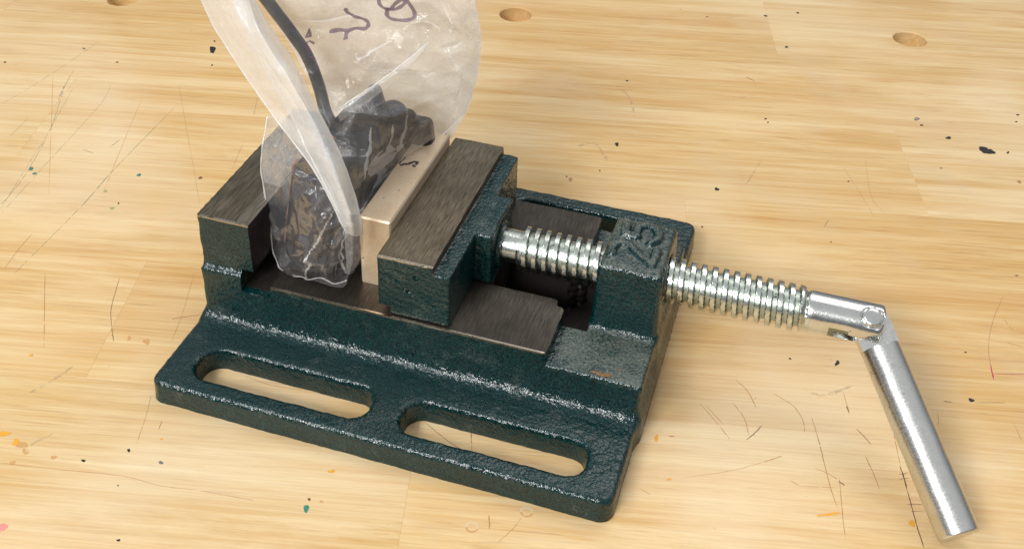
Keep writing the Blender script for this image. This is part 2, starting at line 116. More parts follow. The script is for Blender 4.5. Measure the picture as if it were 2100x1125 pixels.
# hammered dark green enamel
def mat_paint(name, dusty=0.0):
    m, nt, b = new_mat(name)
    v = coords(nt)
    peel = noise(nt, v, 1050, 2, .5)
    fine = noise(nt, v, 2300, 2, .6)
    big = noise(nt, v, 60, 3, .6)
    c = ramp(nt, fine, [(.38, (.0004, .006, .0065)), (.52, (.0006, .0225, .0235)), (.68, (.002, .045, .044))])
    c = mixc(nt, ramp(nt, big, [(.40, g(0)), (.7, g(.28))]), c, (.001, .013, .0155))
    dust = noise(nt, v, 1500, 3, .7)
    dz = ramp(nt, math_(nt, 'ADD', math_(nt, 'MULTIPLY', noise(nt, v, 110, 3, .65), .75), math_(nt, 'MULTIPLY', dust, .5)), [(.69-dusty*1.25, g(0)), (.84-dusty*.8, g(.28+dusty*2.6))])
    c = mixc(nt, dz, c, mixc(nt, ramp(nt, dust, [(.35, g(0)), (.65, g(1))]), (.035, .048, .042), (.17, .19, .16)))
    nt.links.new(c, b.inputs['Base Color'])
    r = ramp(nt, dust, [(.3, g(.08)), (.7, g(.19))])
    r = mixc(nt, dz, r, g(.6))
    nt.links.new(r, b.inputs['Roughness'])
    b.inputs['Specular IOR Level'].default_value = .50
    b1 = bump(nt, b, peel, .00034, 1)
    bump(nt, b, fine, .00007, .8, b1)
    return m
# ground or milled steel; streak direction along y or along x
def mat_steel(name, col, rough, streak='y', dark=.5, metallic=.85):
    m, nt, b = new_mat(name)
    sc = (3400, 170, 600) if streak == 'y' else (170, 3400, 600)
    v = coords(nt, sc); s = noise(nt, v, 1, 4, .6)
    vo = coords(nt); blot = noise(nt, vo, 70, 4, .6); pit = noise(nt, vo, 1400, 1, .5)
    c0 = tuple(x*dark for x in col); c1 = tuple(min(1, x*1.75) for x in col)
    c = ramp(nt, s, [(.32, c0), (.5, col), (.70, c1)])
    c = mixc(nt, ramp(nt, blot, [(.38, g(0)), (.66, g(.9))]), c, mixc(nt, .62, c, tuple(x*.45 for x in (col[0], col[1]*1.02, col[2]*.95))))
    c = mixc(nt, ramp(nt, pit, [(.72, g(0)), (.76, g(.8))]), c, g(.01))
    nt.links.new(c, b.inputs['Base Color']); b.inputs['Metallic'].default_value = metallic
    nt.links.new(ramp(nt, s, [(.3, g(rough+.1)), (.7, g(rough-.05))]), b.inputs['Roughness'])
    bump(nt, b, s, .00004, .8)
    return m
def mat_bar():
    m, nt, b = new_mat("bar_steel"); v = coords(nt)
    n = noise(nt, v, 180, 4, .6); f = noise(nt, v, 1900, 3, .6); p = noise(nt, v, 620, 2, .5)
    c = mixc(nt, ramp(nt, n, [(.3, g(0)), (.7, g(1))]), (.70, .54, .37), (.80, .66, .50))
    c = mixc(nt, ramp(nt, f, [(.35, g(.25)), (.6, g(0))]), c, (.40, .30, .20))
    c = mixc(nt, ramp(nt, p, [(.71, g(0)), (.75, g(.9))]), c, (.03, .02, .02))
    nt.links.new(c, b.inputs['Base Color']); b.inputs['Metallic'].default_value = .55; b.inputs['Roughness'].default_value = .42
    bump(nt, b, f, .00003, .6); return m
def mat_zinc(name, col, rough, spots=.0, grain=.00006):
    m, nt, b = new_mat(name)
    vo = coords(nt); n1 = noise(nt, vo, 2200, 2, .6); n2 = noise(nt, vo, 260, 4, .7); n3 = noise(nt, vo, 900, 2, .6)
    c = mixc(nt, ramp(nt, n2, [(.35, g(0)), (.75, g(.5))]), col, tuple(x*.72 for x in col))
    c = mixc(nt, ramp(nt, math_(nt, 'ADD', math_(nt, 'MULTIPLY', n2, .6), math_(nt, 'MULTIPLY', n3, .5)), [(.66-spots, g(0)), (.70-spots, g(.85))]), c, (.035, .033, .028))
    nt.links.new(c, b.inputs['Base Color']); b.inputs['Metallic'].default_value = 1
    nt.links.new(ramp(nt, n1, [(.3, g(rough*.75)), (.7, g(rough*1.25))]), b.inputs['Roughness'])
    bump(nt, b, n1, grain, .35)
    return m
M_PAINT = mat_paint("hammered_green_paint")
M_DUSTY = mat_paint("dusty_green_paint", .18)
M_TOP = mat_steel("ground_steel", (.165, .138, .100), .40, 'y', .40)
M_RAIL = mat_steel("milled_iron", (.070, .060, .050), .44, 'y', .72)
M_DEEP = mat_steel("shade_dark_iron", (.016, .012, .010), .6, 'y', .7, .3)  # near-black tone paints the deep shade inside the channel
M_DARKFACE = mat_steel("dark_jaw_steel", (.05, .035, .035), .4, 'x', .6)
M_EDGE = mat_zinc("worn_bright_edge", (.42, .38, .32), .3)
M_PLATE = mat_steel("jaw_plate_steel", (.235, .205, .160), .38, "y", .55)
M_BAR = mat_bar()
M_ZINC = mat_zinc("zinc_plate", (.70, .71, .68), .17, -.03)
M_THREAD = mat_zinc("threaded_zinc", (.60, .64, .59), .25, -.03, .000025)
M_FLANK = mat_zinc("groove_shade_zinc", (.26, .28, .24), .35)  # darker zinc, paints the shade in the thread grooves
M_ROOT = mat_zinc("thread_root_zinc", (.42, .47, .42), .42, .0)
M_HANDLE = mat_zinc("satin_zinc", (.70, .70, .67), .28, -.05, .000012)
def plain(name, col, rough, metallic=0, bumpd=0, bs=800):
    m, nt, b = new_mat(name)
    v = coords(nt); n = noise(nt, v, bs, 3, .6)
    nt.links.new(ramp(nt, n, [(.3, tuple(x*.6 for x in col)), (.7, tuple(min(1, x*1.4) for x in col))]), b.inputs['Base Color'])
    b.inputs['Roughness'].default_value = rough; b.inputs['Metallic'].default_value = metallic
    if bumpd: bump(nt, b, n, bumpd, 1)
    return m
M_RUBBER = plain("black_rubber", (.010, .0095, .0135), .26, 0, .0002, 700)
M_COPPER = plain("copper_strip", (.34, .15, .10), .45, .6, .0003, 300)
M_CABLE = plain("cable_jacket", (.022, .023, .026), .35)
M_INK = None
M_BARINK = plain("bar_ink", (.05, .04, .04), .6)

M_RUST = plain("rust", (.20, .10, .035), .8, 0, .0001, 1500)
# translucent polythene
def mat_film(name, body, tint, crink=.00035, gloss=1.1, cap=.16, gr=.10):
    m, nt, b = new_mat(name); nt.nodes.remove(b)
    out = nt.nodes["Material Output"]
    v = coords(nt)
    n1 = noise(nt, v, 330, 4, .6, 1.6); n2 = noise(nt, v, 900, 3, .6, .5); n3 = noise(nt, v, 45, 3, .6, .8)
    bp_ = nd(nt, 'ShaderNodeBump'); bp_.inputs['Distance'].default_value = crink; nt.links.new(n1, bp_.inputs['Height'])
    bp2 = nd(nt, 'ShaderNodeBump'); bp2.inputs['Distance'].default_value = .00006; nt.links.new(n2, bp2.inputs['Height']); nt.links.new(bp_.outputs[0], bp2.inputs['Normal'])
    tr = nd(nt, 'ShaderNodeBsdfTransparent'); tr.inputs[0].default_value = (1, .995, .98, 1)
    df = nd(nt, 'ShaderNodeBsdfDiffuse'); df.inputs[0].default_value = tuple(tint)+(1,)
    tl = nd(nt, 'ShaderNodeBsdfTranslucent'); tl.inputs[0].default_value = tuple(tint)+(1,)
    gl = nd(nt, 'ShaderNodeBsdfGlossy'); gl.inputs['Roughness'].default_value = gr
    m1 = nd(nt, 'ShaderNodeMixShader'); m1.inputs[0].default_value = .22
    nt.links.new(df.outputs[0], m1.inputs[1]); nt.links.new(tl.outputs[0], m1.inputs[2])
    fac = ramp(nt, math_(nt, 'ADD', math_(nt, 'MULTIPLY', n3, .6), math_(nt, 'MULTIPLY', n2, .4)), [(.3, g(body*.72)), (.7, g(min(1, body*1.25)))])
    m2 = nd(nt, 'ShaderNodeMixShader'); nt.links.new(fac, m2.inputs[0])
    nt.links.new(tr.outputs[0], m2.inputs[1]); nt.links.new(m1.outputs[0], m2.inputs[2])
    lw = nd(nt, 'ShaderNodeFresnel'); lw.inputs[0].default_value = 1.45
    nt.links.new(bp2.outputs[0], lw.inputs['Normal']); nt.links.new(bp2.outputs[0], gl.inputs['Normal'])
    m3 = nd(nt, 'ShaderNodeMixShader')
    nt.links.new(math_(nt, 'MINIMUM', math_(nt, 'MULTIPLY', lw.outputs[0], gloss), cap), m3.inputs[0])
    nt.links.new(m2.outputs[0], m3.inputs[1]); nt.links.new(gl.outputs[0], m3.inputs[2])
    nt.links.new(m3.outputs[0], out.inputs[0])
    return m
M_FILM = mat_film("clear_polythene", .085, (.95, .95, .95))
M_FILMB = mat_film("rear_polythene", .60, (.96, .955, .95))
M_POCKET = mat_film("pocket_polythene", .065, (.93, .93, .98), .00022, 1.2, .20, .10)
M_SIDE = mat_film("side_panel_polythene", .16, (.92, .93, .96), .0003)
M_PREAR = mat_film("pocket_rear_polythene", .28, (.93, .92, .92), .0005)
M_BAND = mat_film("folded_polythene", .55, (.90, .925, .95), .0002)
M_FOLD = mat_film("doubled_polythene", .38, (.90, .93, .96), .0002)
M_STRIP = mat_film("strip_polythene", .18, (.94, .95, .96), .0002)
M_CREASE = mat_film("polythene_crease", .42, (.95, .95, .95), .0002)

def mat_mark(name, col, alpha, brk=0.0, scale=260, rough=.55):
    m, nt, b = new_mat(name); v = coords(nt, kind='Object')
    n = noise(nt, v, scale, 3, .7)
    b.inputs['Base Color'].default_value = tuple(col)+(1,); b.inputs['Roughness'].default_value = rough
    nt.links.new(ramp(nt, n, [(.33+brk, g(0)), (.44+brk, g(min(1, alpha*1.15)))]), b.inputs['Alpha'])
    return m
M_INK = mat_mark('marker_ink', (.17, .11, .16), .7, -.09, 700)
# ---------------------------------------------------------------- object helpers
def tag(o, label=None, cat=None, group=None, kind=None):
    if label: o['label'] = label
    if cat: o['category'] = cat
    if group: o['group'] = group
    if kind: o['kind'] = kind
    return o
def link(name, me, parent=None):
    o = bpy.data.objects.new(name, me); COL.objects.link(o)
    if parent is not None: o.parent = parent
    return o
def empty(name, loc=(0, 0, 0)):
    o = bpy.data.objects.new(name, None); COL.objects.link(o); o.empty_display_size = .01
    o.location = loc; return o
def mesh_np(name, V, F, mats, mi=None, smooth=True, angle=None, parent=None):
    me = bpy.data.meshes.new(name)
    me.from_pydata([tuple(v) for v in np.asarray(V, float)*MM], [], [tuple(int(i) for i in f) for f in F])
    for m in mats: me.materials.append(m)
    if mi is not None: me.polygons.foreach_set('material_index', np.asarray(mi, np.int32))
    me.polygons.foreach_set('use_smooth', np.full(len(me.polygons), smooth))
    me.update()
    if angle: me.set_sharp_from_angle(angle=math.radians(angle))
    return link(name, me, parent)

# ---------------------------------------------------------------- distance fields, meshed with sharp edges kept
def smin(a, b, k):
    h = np.maximum(k-np.abs(a-b), 0)/k
    return np.minimum(a, b)-h*h*k*.25
def smax(a, b, k): return -smin(-a, -b, k)
def box(x, y, z, lo, hi, r=0.0):
    qx = np.abs(x-(lo[0]+hi[0])/2)-(hi[0]-lo[0])/2+r
    qy = np.abs(y-(lo[1]+hi[1])/2)-(hi[1]-lo[1])/2+r
    qz = np.abs(z-(lo[2]+hi[2])/2)-(hi[2]-lo[2])/2+r
    o = np.sqrt(np.maximum(qx, 0)**2+np.maximum(qy, 0)**2+np.maximum(qz, 0)**2)
    return o+np.minimum(np.maximum(qx, np.maximum(qy, qz)), 0)-r
def rect2(x, y, lo, hi, r):
    qx = np.abs(x-(lo[0]+hi[0])/2)-(hi[0]-lo[0])/2+r
    qy = np.abs(y-(lo[1]+hi[1])/2)-(hi[1]-lo[1])/2+r
    return np.sqrt(np.maximum(qx, 0)**2+np.maximum(qy, 0)**2)+np.minimum(np.maximum(qx, qy), 0)-r
def extr(d2, z, z0, z1, r):
    a = d2+r; b = np.abs(z-(z0+z1)/2)-(z1-z0)/2+r
    return np.minimum(np.maximum(a, b), 0)+np.sqrt(np.maximum(a, 0)**2+np.maximum(b, 0)**2)-r
def capsule(x, y, z, a, b, ra, rb=None):
    rb = ra if rb is None else rb
    a = np.array(a, float); b = np.array(b, float); d = b-a
    t = np.clip(((x-a[0])*d[0]+(y-a[1])*d[1]+(z-a[2])*d[2])/(d@d), 0, 1)
    return np.sqrt((x-a[0]-t*d[0])**2+(y-a[1]-t*d[1])**2+(z-a[2]-t*d[2])**2)-(ra+(rb-ra)*t)
rng = np.random.RandomState(3)
def lump(x, y, z, wl, amp, seed):
    rs = np.random.RandomState(seed); s = 0
    for i in range(5):
        k = rs.normal(size=3); k = k/np.linalg.norm(k)*2*math.pi/wl*rs.uniform(.7, 1.4)
        s = s+np.sin(k[0]*x+k[1]*y+k[2]*z+rs.uniform(0, 6.3))
    return s*amp/2.5
def contour(f, lo, hi, h):
    lo = np.array(lo, float); n = [int(math.ceil((hi[i]-lo[i])/h))+1 for i in range(3)]
    ax = [lo[i]+h*np.arange(n[i]) for i in range(3)]
    S = np.empty(n)
    for a in range(0, n[0], 24):
        X, Y, Z = np.meshgrid(ax[0][a:a+24], ax[1], ax[2], indexing='ij')
        S[a:a+24] = f(X, Y, Z)
    neg = S < 0
    P = []; I = []; SG = []; AX = []
    for d in range(3):
        s0 = [slice(None)]*3; s1 = [slice(None)]*3; s0[d] = slice(0, -1); s1[d] = slice(1, None)
        c = np.argwhere(neg[tuple(s0)] != neg[tuple(s1)])
        ok = np.ones(len(c), bool)
        for e in range(3):
            if e != d: ok &= (c[:, e] > 0) & (c[:, e] < n[e]-1)
        c = c[ok]; c1 = c.copy(); c1[:, d] += 1
        a = S[tuple(c.T)]; b = S[tuple(c1.T)]
        t0 = np.zeros(len(c)); t1 = np.ones(len(c)); t = a/(a-b)
        for _ in range(3):
            p = lo+c*h; p[:, d] += t*h
            v = f(p[:, 0], p[:, 1], p[:, 2])
            same = (v < 0) == (a < 0)
            t0 = np.where(same, t, t0); a2 = np.where(same, v, a)
            t1 = np.where(same, t1, t); b2 = np.where(same, b, v)
            a, b = a2, b2
            t = t0+(t1-t0)*np.clip(a/np.where(a == b, 1e-9, a-b), .05, .95)
        p = lo+c*h; p[:, d] += t*h
        P.append(p); I.append(c); SG.append(S[tuple(c.T)] < 0); AX.append(np.full(len(c), d))
    p = np.concatenate(P); e = 1e-3*h*10
    G = np.stack([f(p[:, 0]+(e if k == 0 else 0), p[:, 1]+(e if k == 1 else 0), p[:, 2]+(e if k == 2 else 0)) -
                  f(p[:, 0]-(e if k == 0 else 0), p[:, 1]-(e if k == 1 else 0), p[:, 2]-(e if k == 2 else 0)) for k in range(3)], 1)
    G /= np.maximum(np.linalg.norm(G, axis=1, keepdims=True), 1e-9)
    I = np.concatenate(I); SG = np.concatenate(SG); AX = np.concatenate(AX)
    key = lambda c: (c[:, 0]*n[1]+c[:, 1])*n[2]+c[:, 2]
    Q = np.empty((len(p), 4), np.int64)
    for d in range(3):
        u, v = (d+1) % 3, (d+2) % 3; m = AX == d
        for k, (du, dv) in enumerate(((0, 0), (-1, 0), (-1, -1), (0, -1))):
            c = I[m].copy(); c[:, u] += du; c[:, v] += dv; Q[m, k] = key(c)
    cells, inv = np.unique(Q.ravel(), return_inverse=True); Q = inv.reshape(-1, 4); nc = len(cells)
    cid = Q.ravel(); pr = np.repeat(p, 4, 0); gr = np.repeat(G, 4, 0)
    cnt = np.bincount(cid, minlength=nc)[:, None]
    mass = np.stack([np.bincount(cid, pr[:, k], nc) for k in range(3)], 1)/cnt
    dd = ((pr-mass[cid])*gr).sum(1)
    A = np.empty((nc, 3, 3)); B = np.empty((nc, 3))
    for i in range(3):
        B[:, i] = np.bincount(cid, gr[:, i]*dd, nc)
        for j in range(i, 3):
            A[:, i, j] = A[:, j, i] = np.bincount(cid, gr[:, i]*gr[:, j], nc)
    A[:, range(3), range(3)] += .06*cnt
    x = np.linalg.solve(A, B[:, :, None])[:, :, 0]
    L = np.linalg.norm(x, axis=1, keepdims=True); x *= np.minimum(1, 1.1*h/np.maximum(L, 1e-9))
    V = mass+x
    # (d+1, d+2) plane order is right-handed about d: outward when the near side is inside
    F = np.where(SG[:, None], Q, Q[:, ::-1])
    return V, F
def split(V, F, cls, names, mats, mi, parent, angle=38, labels=None):
    out = {}
    for c, nm in names.items():
        s = cls == c
        if not s.any(): continue
        f = F[s]; u, inv = np.unique(f.ravel(), return_inverse=True)
        out[c] = mesh_np(nm, V[u], inv.reshape(-1, 4), mats, mi[s], True, angle, parent)
    return out
def face_info(V, F):
    a, b, c, d = (V[F[:, i]] for i in range(4))
    nrm = np.cross(c-a, d-b); nrm /= np.maximum(np.linalg.norm(nrm, axis=1, keepdims=True), 1e-12)
    return (a+b+c+d)/4, nrm

# ================================================================ the vise
vise = empty("drill_press_vise")
tag(vise, "dark green cast iron vise with raised 25, clamping a clear plastic bag", "vise")
ZR, ZJ, ZM, ZS = 23.57, 42.7, 43.2, 31.1
DIG = [[(114.4, -6.6), (114.0, -3.6), (115.2, -1.0), (117.4, -0.7), (119.6, -2.6), (122.6, -5.4), (125.8, -8.2), (126.0, -4.6), (125.9, -1.6)],
       [(115.2, 9.4), (115.6, 6.6), (115.9, 3.6), (119.4, 3.2), (118.8, 5.6), (119.2, 8.4), (121.4, 9.6), (123.9, 8.6), (125.2, 5.8), (125.0, 3.0), (123.7, 1.6)]]
def f_base(x, y, z):
    ay = np.abs(y)
    fl = extr(rect2(x, y, (-1.3, -63), (130.6, 63), 3.6)-np.clip(7-z, 0, 7)*.06, z, -4, 7.35, 1.5)
    for x0, x1 in ((7.8, 60.3), (69.8, 121.0)):
        fl = smax(fl, -rect2(x, ay, (x0, 45.0), (x1, 57.2), 5.2)+(z-7.35)*.04, 1.6)
    wall = box(x, y, z, (0, -32.8, -5), (130.6, 32.8, 27.0), 1.0)
    zt = np.where(x < 105.3, 40, 19.4)
    end = box(x, y, z, (104, -60, 19.4), (140, 60, 60), 0)
    wall = smax(wall, -end, 1.6)
    wall = np.where(x < 20, smax(wall, z-25.4, 1.8), wall)
    d = smin(fl, wall, 5.2)
    jaw = box(x, y, z, (0.3, -31.2, 10), (18.5, 31.2, 46), .8)
    d = smin(d, jaw, 1.2)
    hw = 13.4-(z-19.4)*.058
    blk = extr(rect2(x, y, (111.2, -13.3), (130.5, 13.3), 1.8)+(z-19.4)*.045, z, 4, 41.2-(x-111)*.01-(y+12)*.02, 1.7)
    d = smin(d, blk, 2.6)
    near = (x > 108) & (z > 36)
    if np.any(near):
        dg = np.full(np.shape(d), 9.0); xs, ys, zs = x[near], y[near], z[near]; g_ = None
        for st in DIG:
            for p, q in zip(st[:-1], st[1:]):
                c_ = capsule(xs, ys, zs, (p[0], p[1], 40.85), (q[0], q[1], 40.85), 1.3)
                g_ = c_ if g_ is None else np.minimum(g_, c_)
        d2 = d.copy(); d2[near] = smin(d[near], g_, .7); d = d2
    d = d+lump(x, y, z, 3.4, .045, 1)+lump(x, y, z, 9, .07, 2)+lump(x, y, z, 1.9, .03, 9)
    # machining
    pass
    rail = np.maximum(np.maximum(16.42-x, x-105.35+lump(x, y, z, 5, .40, 12)+lump(x, y, z, 1.8, .12, 13)), ZR-z)      # region above the rails that was milled away
    d = np.maximum(d, -rail)
    d = np.maximum(d, z-ZJ)
    groove = box(x, y, z, (12.8, -90, 19.6), (22.2, 90, 26.4), .5)
    d = np.maximum(d, -groove)
    d = np.maximum(d, -box(x, y, z, (15.5, -10, 3), (112, 10, 60), .6))
    pk = np.maximum(np.maximum(ay-np.clip(10+(x-99.8)*1.05+np.sin(x*2.6)*.35+lump(x, y, z, 3.5, .6, 14), 10, 15.8), x-111.3), np.maximum(99.6-x, 3-z))
    d = np.maximum(d, -pk)
    d = np.maximum(d, -(np.sqrt(y*y+(z-ZS)**2)-6.9+np.maximum(112-x, 0)*99))
    cone = np.sqrt(y*y+(z-ZS)**2)-(7.0+np.clip(x-129.3, 0, 3))
    d = np.maximum(d, -np.maximum(cone, 128-x))
    return np.maximum(d, -z)
V, F = contour(f_base, (-2.2, -65.4, -0.9), (133, 65.4, 45), .62)
C, N = face_info(V, F)
mi = np.zeros(len(F), int)
milled_top = (N[:, 2] > .93) & (np.abs(C[:, 2]-ZR) < .12) & (C[:, 0] > 16.5) & (C[:, 0] < 105.3)
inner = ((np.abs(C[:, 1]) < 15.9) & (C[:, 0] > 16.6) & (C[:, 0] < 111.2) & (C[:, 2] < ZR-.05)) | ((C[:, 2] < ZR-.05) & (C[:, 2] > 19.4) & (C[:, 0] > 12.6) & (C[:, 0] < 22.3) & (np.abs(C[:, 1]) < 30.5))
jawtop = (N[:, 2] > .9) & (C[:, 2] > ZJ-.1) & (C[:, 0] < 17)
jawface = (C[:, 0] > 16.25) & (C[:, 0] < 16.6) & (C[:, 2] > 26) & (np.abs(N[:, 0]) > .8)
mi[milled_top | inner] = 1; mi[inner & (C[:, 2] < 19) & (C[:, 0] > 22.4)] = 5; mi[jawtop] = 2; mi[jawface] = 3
dusty = (C[:, 0] > 105.3) & (C[:, 2] > 19.0) & (N[:, 2] > .75); mi[dusty] = 4
mi[(C[:, 1] < -32.35) & (C[:, 2] > ZR-.38) & (C[:, 2] < ZR+.1) & (C[:, 0] > 22.4) & (C[:, 0] < 105.3)] = 6
mi[(C[:, 1] < -30.75) & (C[:, 2] > ZJ-.36) & (C[:, 0] < 16.6)] = 6
mi[jawtop & (C[:, 0] > 12.4) & (mi == 2)] = 7
cls = np.zeros(len(F), int)
cls[milled_top & (C[:, 1] < 0)] = 1; cls[milled_top & (C[:, 1] > 0)] = 2
cls[(C[:, 0] < 17) & (C[:, 2] > 26.2)] = 3
cls[((jawtop & (C[:, 0] > 12.4)) | jawface) & (C[:, 1] > -30.75)] = 5
cls[(C[:, 0] > 109) & (np.abs(C[:, 1]) < 14.5) & (C[:, 2] > 20.6)] = 4
MB_ = [M_PAINT, M_RAIL, M_TOP, M_DARKFACE, M_DUSTY, M_DEEP, M_EDGE, M_PLATE]
split(V, F, cls, {0: "base_casting", 1: "guide_rail", 2: "guide_rail", 3: "fixed_jaw", 4: "screw_block", 5: "jaw_plate"}, MB_, mi, vise)

rs_ = np.random.RandomState(8)
for k, (rx, ry, ra, rb) in enumerate(((119.3, -31.2, 2.0, .55), (121.0, -30.6, .8, .4), (117.2, -30.9, .9, .35), (123.5, -27.5, .45, .3))):
    V = [(rx, ry, 19.62)]+[(rx+ra*math.cos(t)*(1+rs_.uniform(-.3, .3)), ry+rb*math.sin(t)*(1+rs_.uniform(-.35, .35)), 19.60-abs(math.sin(t*3))*.12) for t in np.arange(20)*math.pi/10]
    mesh_np("rust_spot", V, [(0, 1+i, 1+(i+1) % 20) for i in range(20)], [M_RUST], None, True, None, vise)
# moving jaw
PITS = [(-31.6, 61.2, 36.0, .7), (-31.6, 66.4, 38.3, .75), (-31.6, 63.0, 33.3, .45), (-31.7, 64.6, 33.0, .85)]
def f_mov(x, y, z):
    d = box(x, y, z, (55.2, -31.75, ZR+.15), (76.1, 31.75, 47), .7)
    d = smax(d, -box(x, y, z, (71.3, -60, 40.65), (90, 60, 60), .3), .5)
    boss = box(x, y, z, (70, -10.3, ZR+.15), (81.0, 10.3, 40.65), .9)
    d = smin(d, boss, 1.0)
    d = smin(d, box(x, y, z, (70, -9.2, 10), (81.5, 9.2, 24.5), .5), .4)
    hub = np.maximum(np.sqrt(y*y+(z-ZS)**2)-6.6, x-82.2)
    d = smin(d, np.maximum(hub, 78-x), .8)
    # twisting pattern of brush marks and cast texture on the near face
    nf = np.clip((-30.5-y), 0, 1)
    d = d+lump(x, y, z, 3.0, .05, 5)+lump(x, y, z, 8, .05, 6)+nf*np.sin(z*3.1+np.sin(x*.55)*2.0+x*.9)*.035
    for py, px, pz, r in PITS:
        d = smax(d, -(np.sqrt((x-px)**2+(y-py)**2+(z-pz)**2)-r), .25)
    d = np.maximum(d, z-ZM)
    d = np.maximum(d, 55.35-x)
    d = np.maximum(d, -box(x, y, z, (40, -90, 10), (58.8, 90, 26.35), .2))
    return d
V, F = contour(f_mov, (54, -33.2, 12), (83.5, 33.2, 45), .5)
C, N = face_info(V, F); mi = np.zeros(len(F), int)
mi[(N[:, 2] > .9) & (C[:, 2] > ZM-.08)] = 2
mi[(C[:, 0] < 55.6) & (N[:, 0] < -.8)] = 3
mi[(C[:, 0] > 71.2) & (C[:, 0] < 71.9) & (C[:, 2] > 40.8)] = 2
mi[(C[:, 1] < -31.2) & (C[:, 2] > ZM-.4) & (C[:, 0] < 72)] = 6
mi[(C[:, 2] < ZR+.6) | ((C[:, 0] < 59.2) & (C[:, 2] < 26.6))] = 1
cls = np.zeros(len(F), int); cls[(C[:, 0] > 76.4)] = 1
mj = mesh_np("moving_jaw", V, F[cls == 0], MB_, mi[cls == 0], True, 38, vise)
split(V, F, cls, {1: "screw_boss"}, MB_, mi, mj)

# lead screw: a lathe whose radius follows a helix
def screw_mesh():
    nth = 144; xs = np.arange(81.6, 170.3, .16); pitch = 3.0
    th = np.arange(nth)/nth*2*math.pi
    X, T = np.meshgrid(xs, th, indexing='ij')
    ph = (X/pitch-T/(2*math.pi)) % 1.0
    def sm(a, b, t): t = np.clip((t-a)/(b-a), 0, 1); return t*t*(3-2*t)
    prof = sm(.0, .07, ph)*(1-sm(.50, .57, ph))
    ramp_in = sm(86.6, 87.6, X); ramp_out = 1-sm(166.6, 168.6, X)
    Rr = 4.95+(6.55-4.95)*prof
    Rr = 4.85*(1-ramp_in)+Rr*ramp_in
    Rr = Rr*ramp_out+5.75*(1-ramp_out)
    nzv = np.array([[pnoise(Vector((x*1.3, math.cos(t)*6, math.sin(t)*6))) for t in th[::4]] for x in xs[::2]])
    nz = np.repeat(np.repeat(nzv, 4, 1), 2, 0)[:len(xs), :nth]
    Rr = Rr+nz*.03
    rough_end = np.exp(-((X-167.6)/1.0)**2)
    Rr = Rr-rough_end*.35*(.6+nz)
    Y = np.cos(T)*Rr; Z = np.sin(T)*Rr+ZS
    V = np.stack([X, Y, Z], -1).reshape(-1, 3); n = len(xs)
    F = []
    for i in range(n-1):
        a = i*nth; b = a+nth
        for j in range(nth):
            k = (j+1) % nth; F.append((a+j, a+k, b+k, b+j))
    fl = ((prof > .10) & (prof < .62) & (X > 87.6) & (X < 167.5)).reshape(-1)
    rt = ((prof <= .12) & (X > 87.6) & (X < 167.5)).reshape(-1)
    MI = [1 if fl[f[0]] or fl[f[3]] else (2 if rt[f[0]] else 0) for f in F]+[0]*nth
    V = np.vstack([V, [[xs[0], 0, ZS]]]); c = len(V)-1
    F += [(c, (j+1) % nth, j) for j in range(nth)]
    return V, F, MI
V, F, MI = screw_mesh()
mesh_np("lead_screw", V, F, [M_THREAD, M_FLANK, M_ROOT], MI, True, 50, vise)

# fork, pin and crank handle share a frame about the pivot
PV = np.array([185.0, 0, ZS]); HE = np.array(HANDLE_END)
h_ = (HE-PV); HL = np.linalg.norm(h_); h_ /= HL
e1 = np.array([1.0, 0, 0]); q_ = h_-e1*h_[0]; q_ /= np.linalg.norm(q_); pn = np.cross(q_, e1)   # pin axis
if pn[2] < 0: pn = -pn
def dots(x, y, z, a): return (x-PV[0])*a[0]+(y-PV[1])*a[1]+(z-PV[2])*a[2]
def f_fork(x, y, z):
    r = np.sqrt(y*y+(z-ZS)**2); a = r-5.8; b = x-188.3
    d = smax(a, b, 1.4); d = np.maximum(d, 169.6-x)
    n = dots(x, y, z, pn)
    s = np.maximum(np.abs(n)-1.95, 176.2-x)
    d = smax(d, -s, .3)
    d = smax(d, -(np.abs(np.sqrt((x-PV[0])**2+dots(x, y, z, q_)**2)-3.0)+np.maximum(0, 5.0-n)*9-.22), .2)
    rs = np.exp(-((x-177.0)/3.2)**2)*np.clip(dots(x, y, z, q_)-3.6, 0, 2)
    return d+rs*.12+lump(x, y, z, 6, .02, 8)
V, F = contour(f_fork, (169, -6.6, ZS-6.6), (190, 6.6, ZS+6.6), .26)
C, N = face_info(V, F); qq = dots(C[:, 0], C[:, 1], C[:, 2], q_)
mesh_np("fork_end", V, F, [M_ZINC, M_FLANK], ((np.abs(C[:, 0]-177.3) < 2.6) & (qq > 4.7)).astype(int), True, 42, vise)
def f_handle(x, y, z):
    l = dots(x, y, z, h_); n = dots(x, y, z, pn); m_ = dots(x, y, z, np.cross(h_, pn))
    r = np.sqrt(n*n+m_*m_)
    cyl = smax(r-5.25, l-HL, .9); cyl = np.maximum(cyl, 7.3-l)
    tg = np.maximum(np.maximum(np.abs(n)-1.75, np.abs(m_)-5.0), l-9)
    tg = np.maximum(tg, np.where(l < 0, np.sqrt(l*l+m_*m_)-5.0, -9))
    return np.minimum(cyl, tg)+lump(x, y, z, 7, .02, 3)
lo = np.minimum(PV, HE)-7; hi = np.maximum(PV, HE)+7
V, F = contour(f_handle, lo, hi, .36)
mesh_np("crank_handle", V, F, [M_HANDLE], None, True, 42, vise)
def f_pin(x, y, z):
    n = dots(x, y, z, pn); r = np.sqrt(np.maximum(0, (x-PV[0])**2+(y-PV[1])**2+(z-PV[2])**2-n*n))
    return smax(r-2.65, np.abs(n)-(6.05-r*r*.05), .7)
V, F = contour(f_pin, PV-7, PV+7, .28)
mesh_np("hinge_pin", V, F, [M_ZINC], None, True, 42, vise)

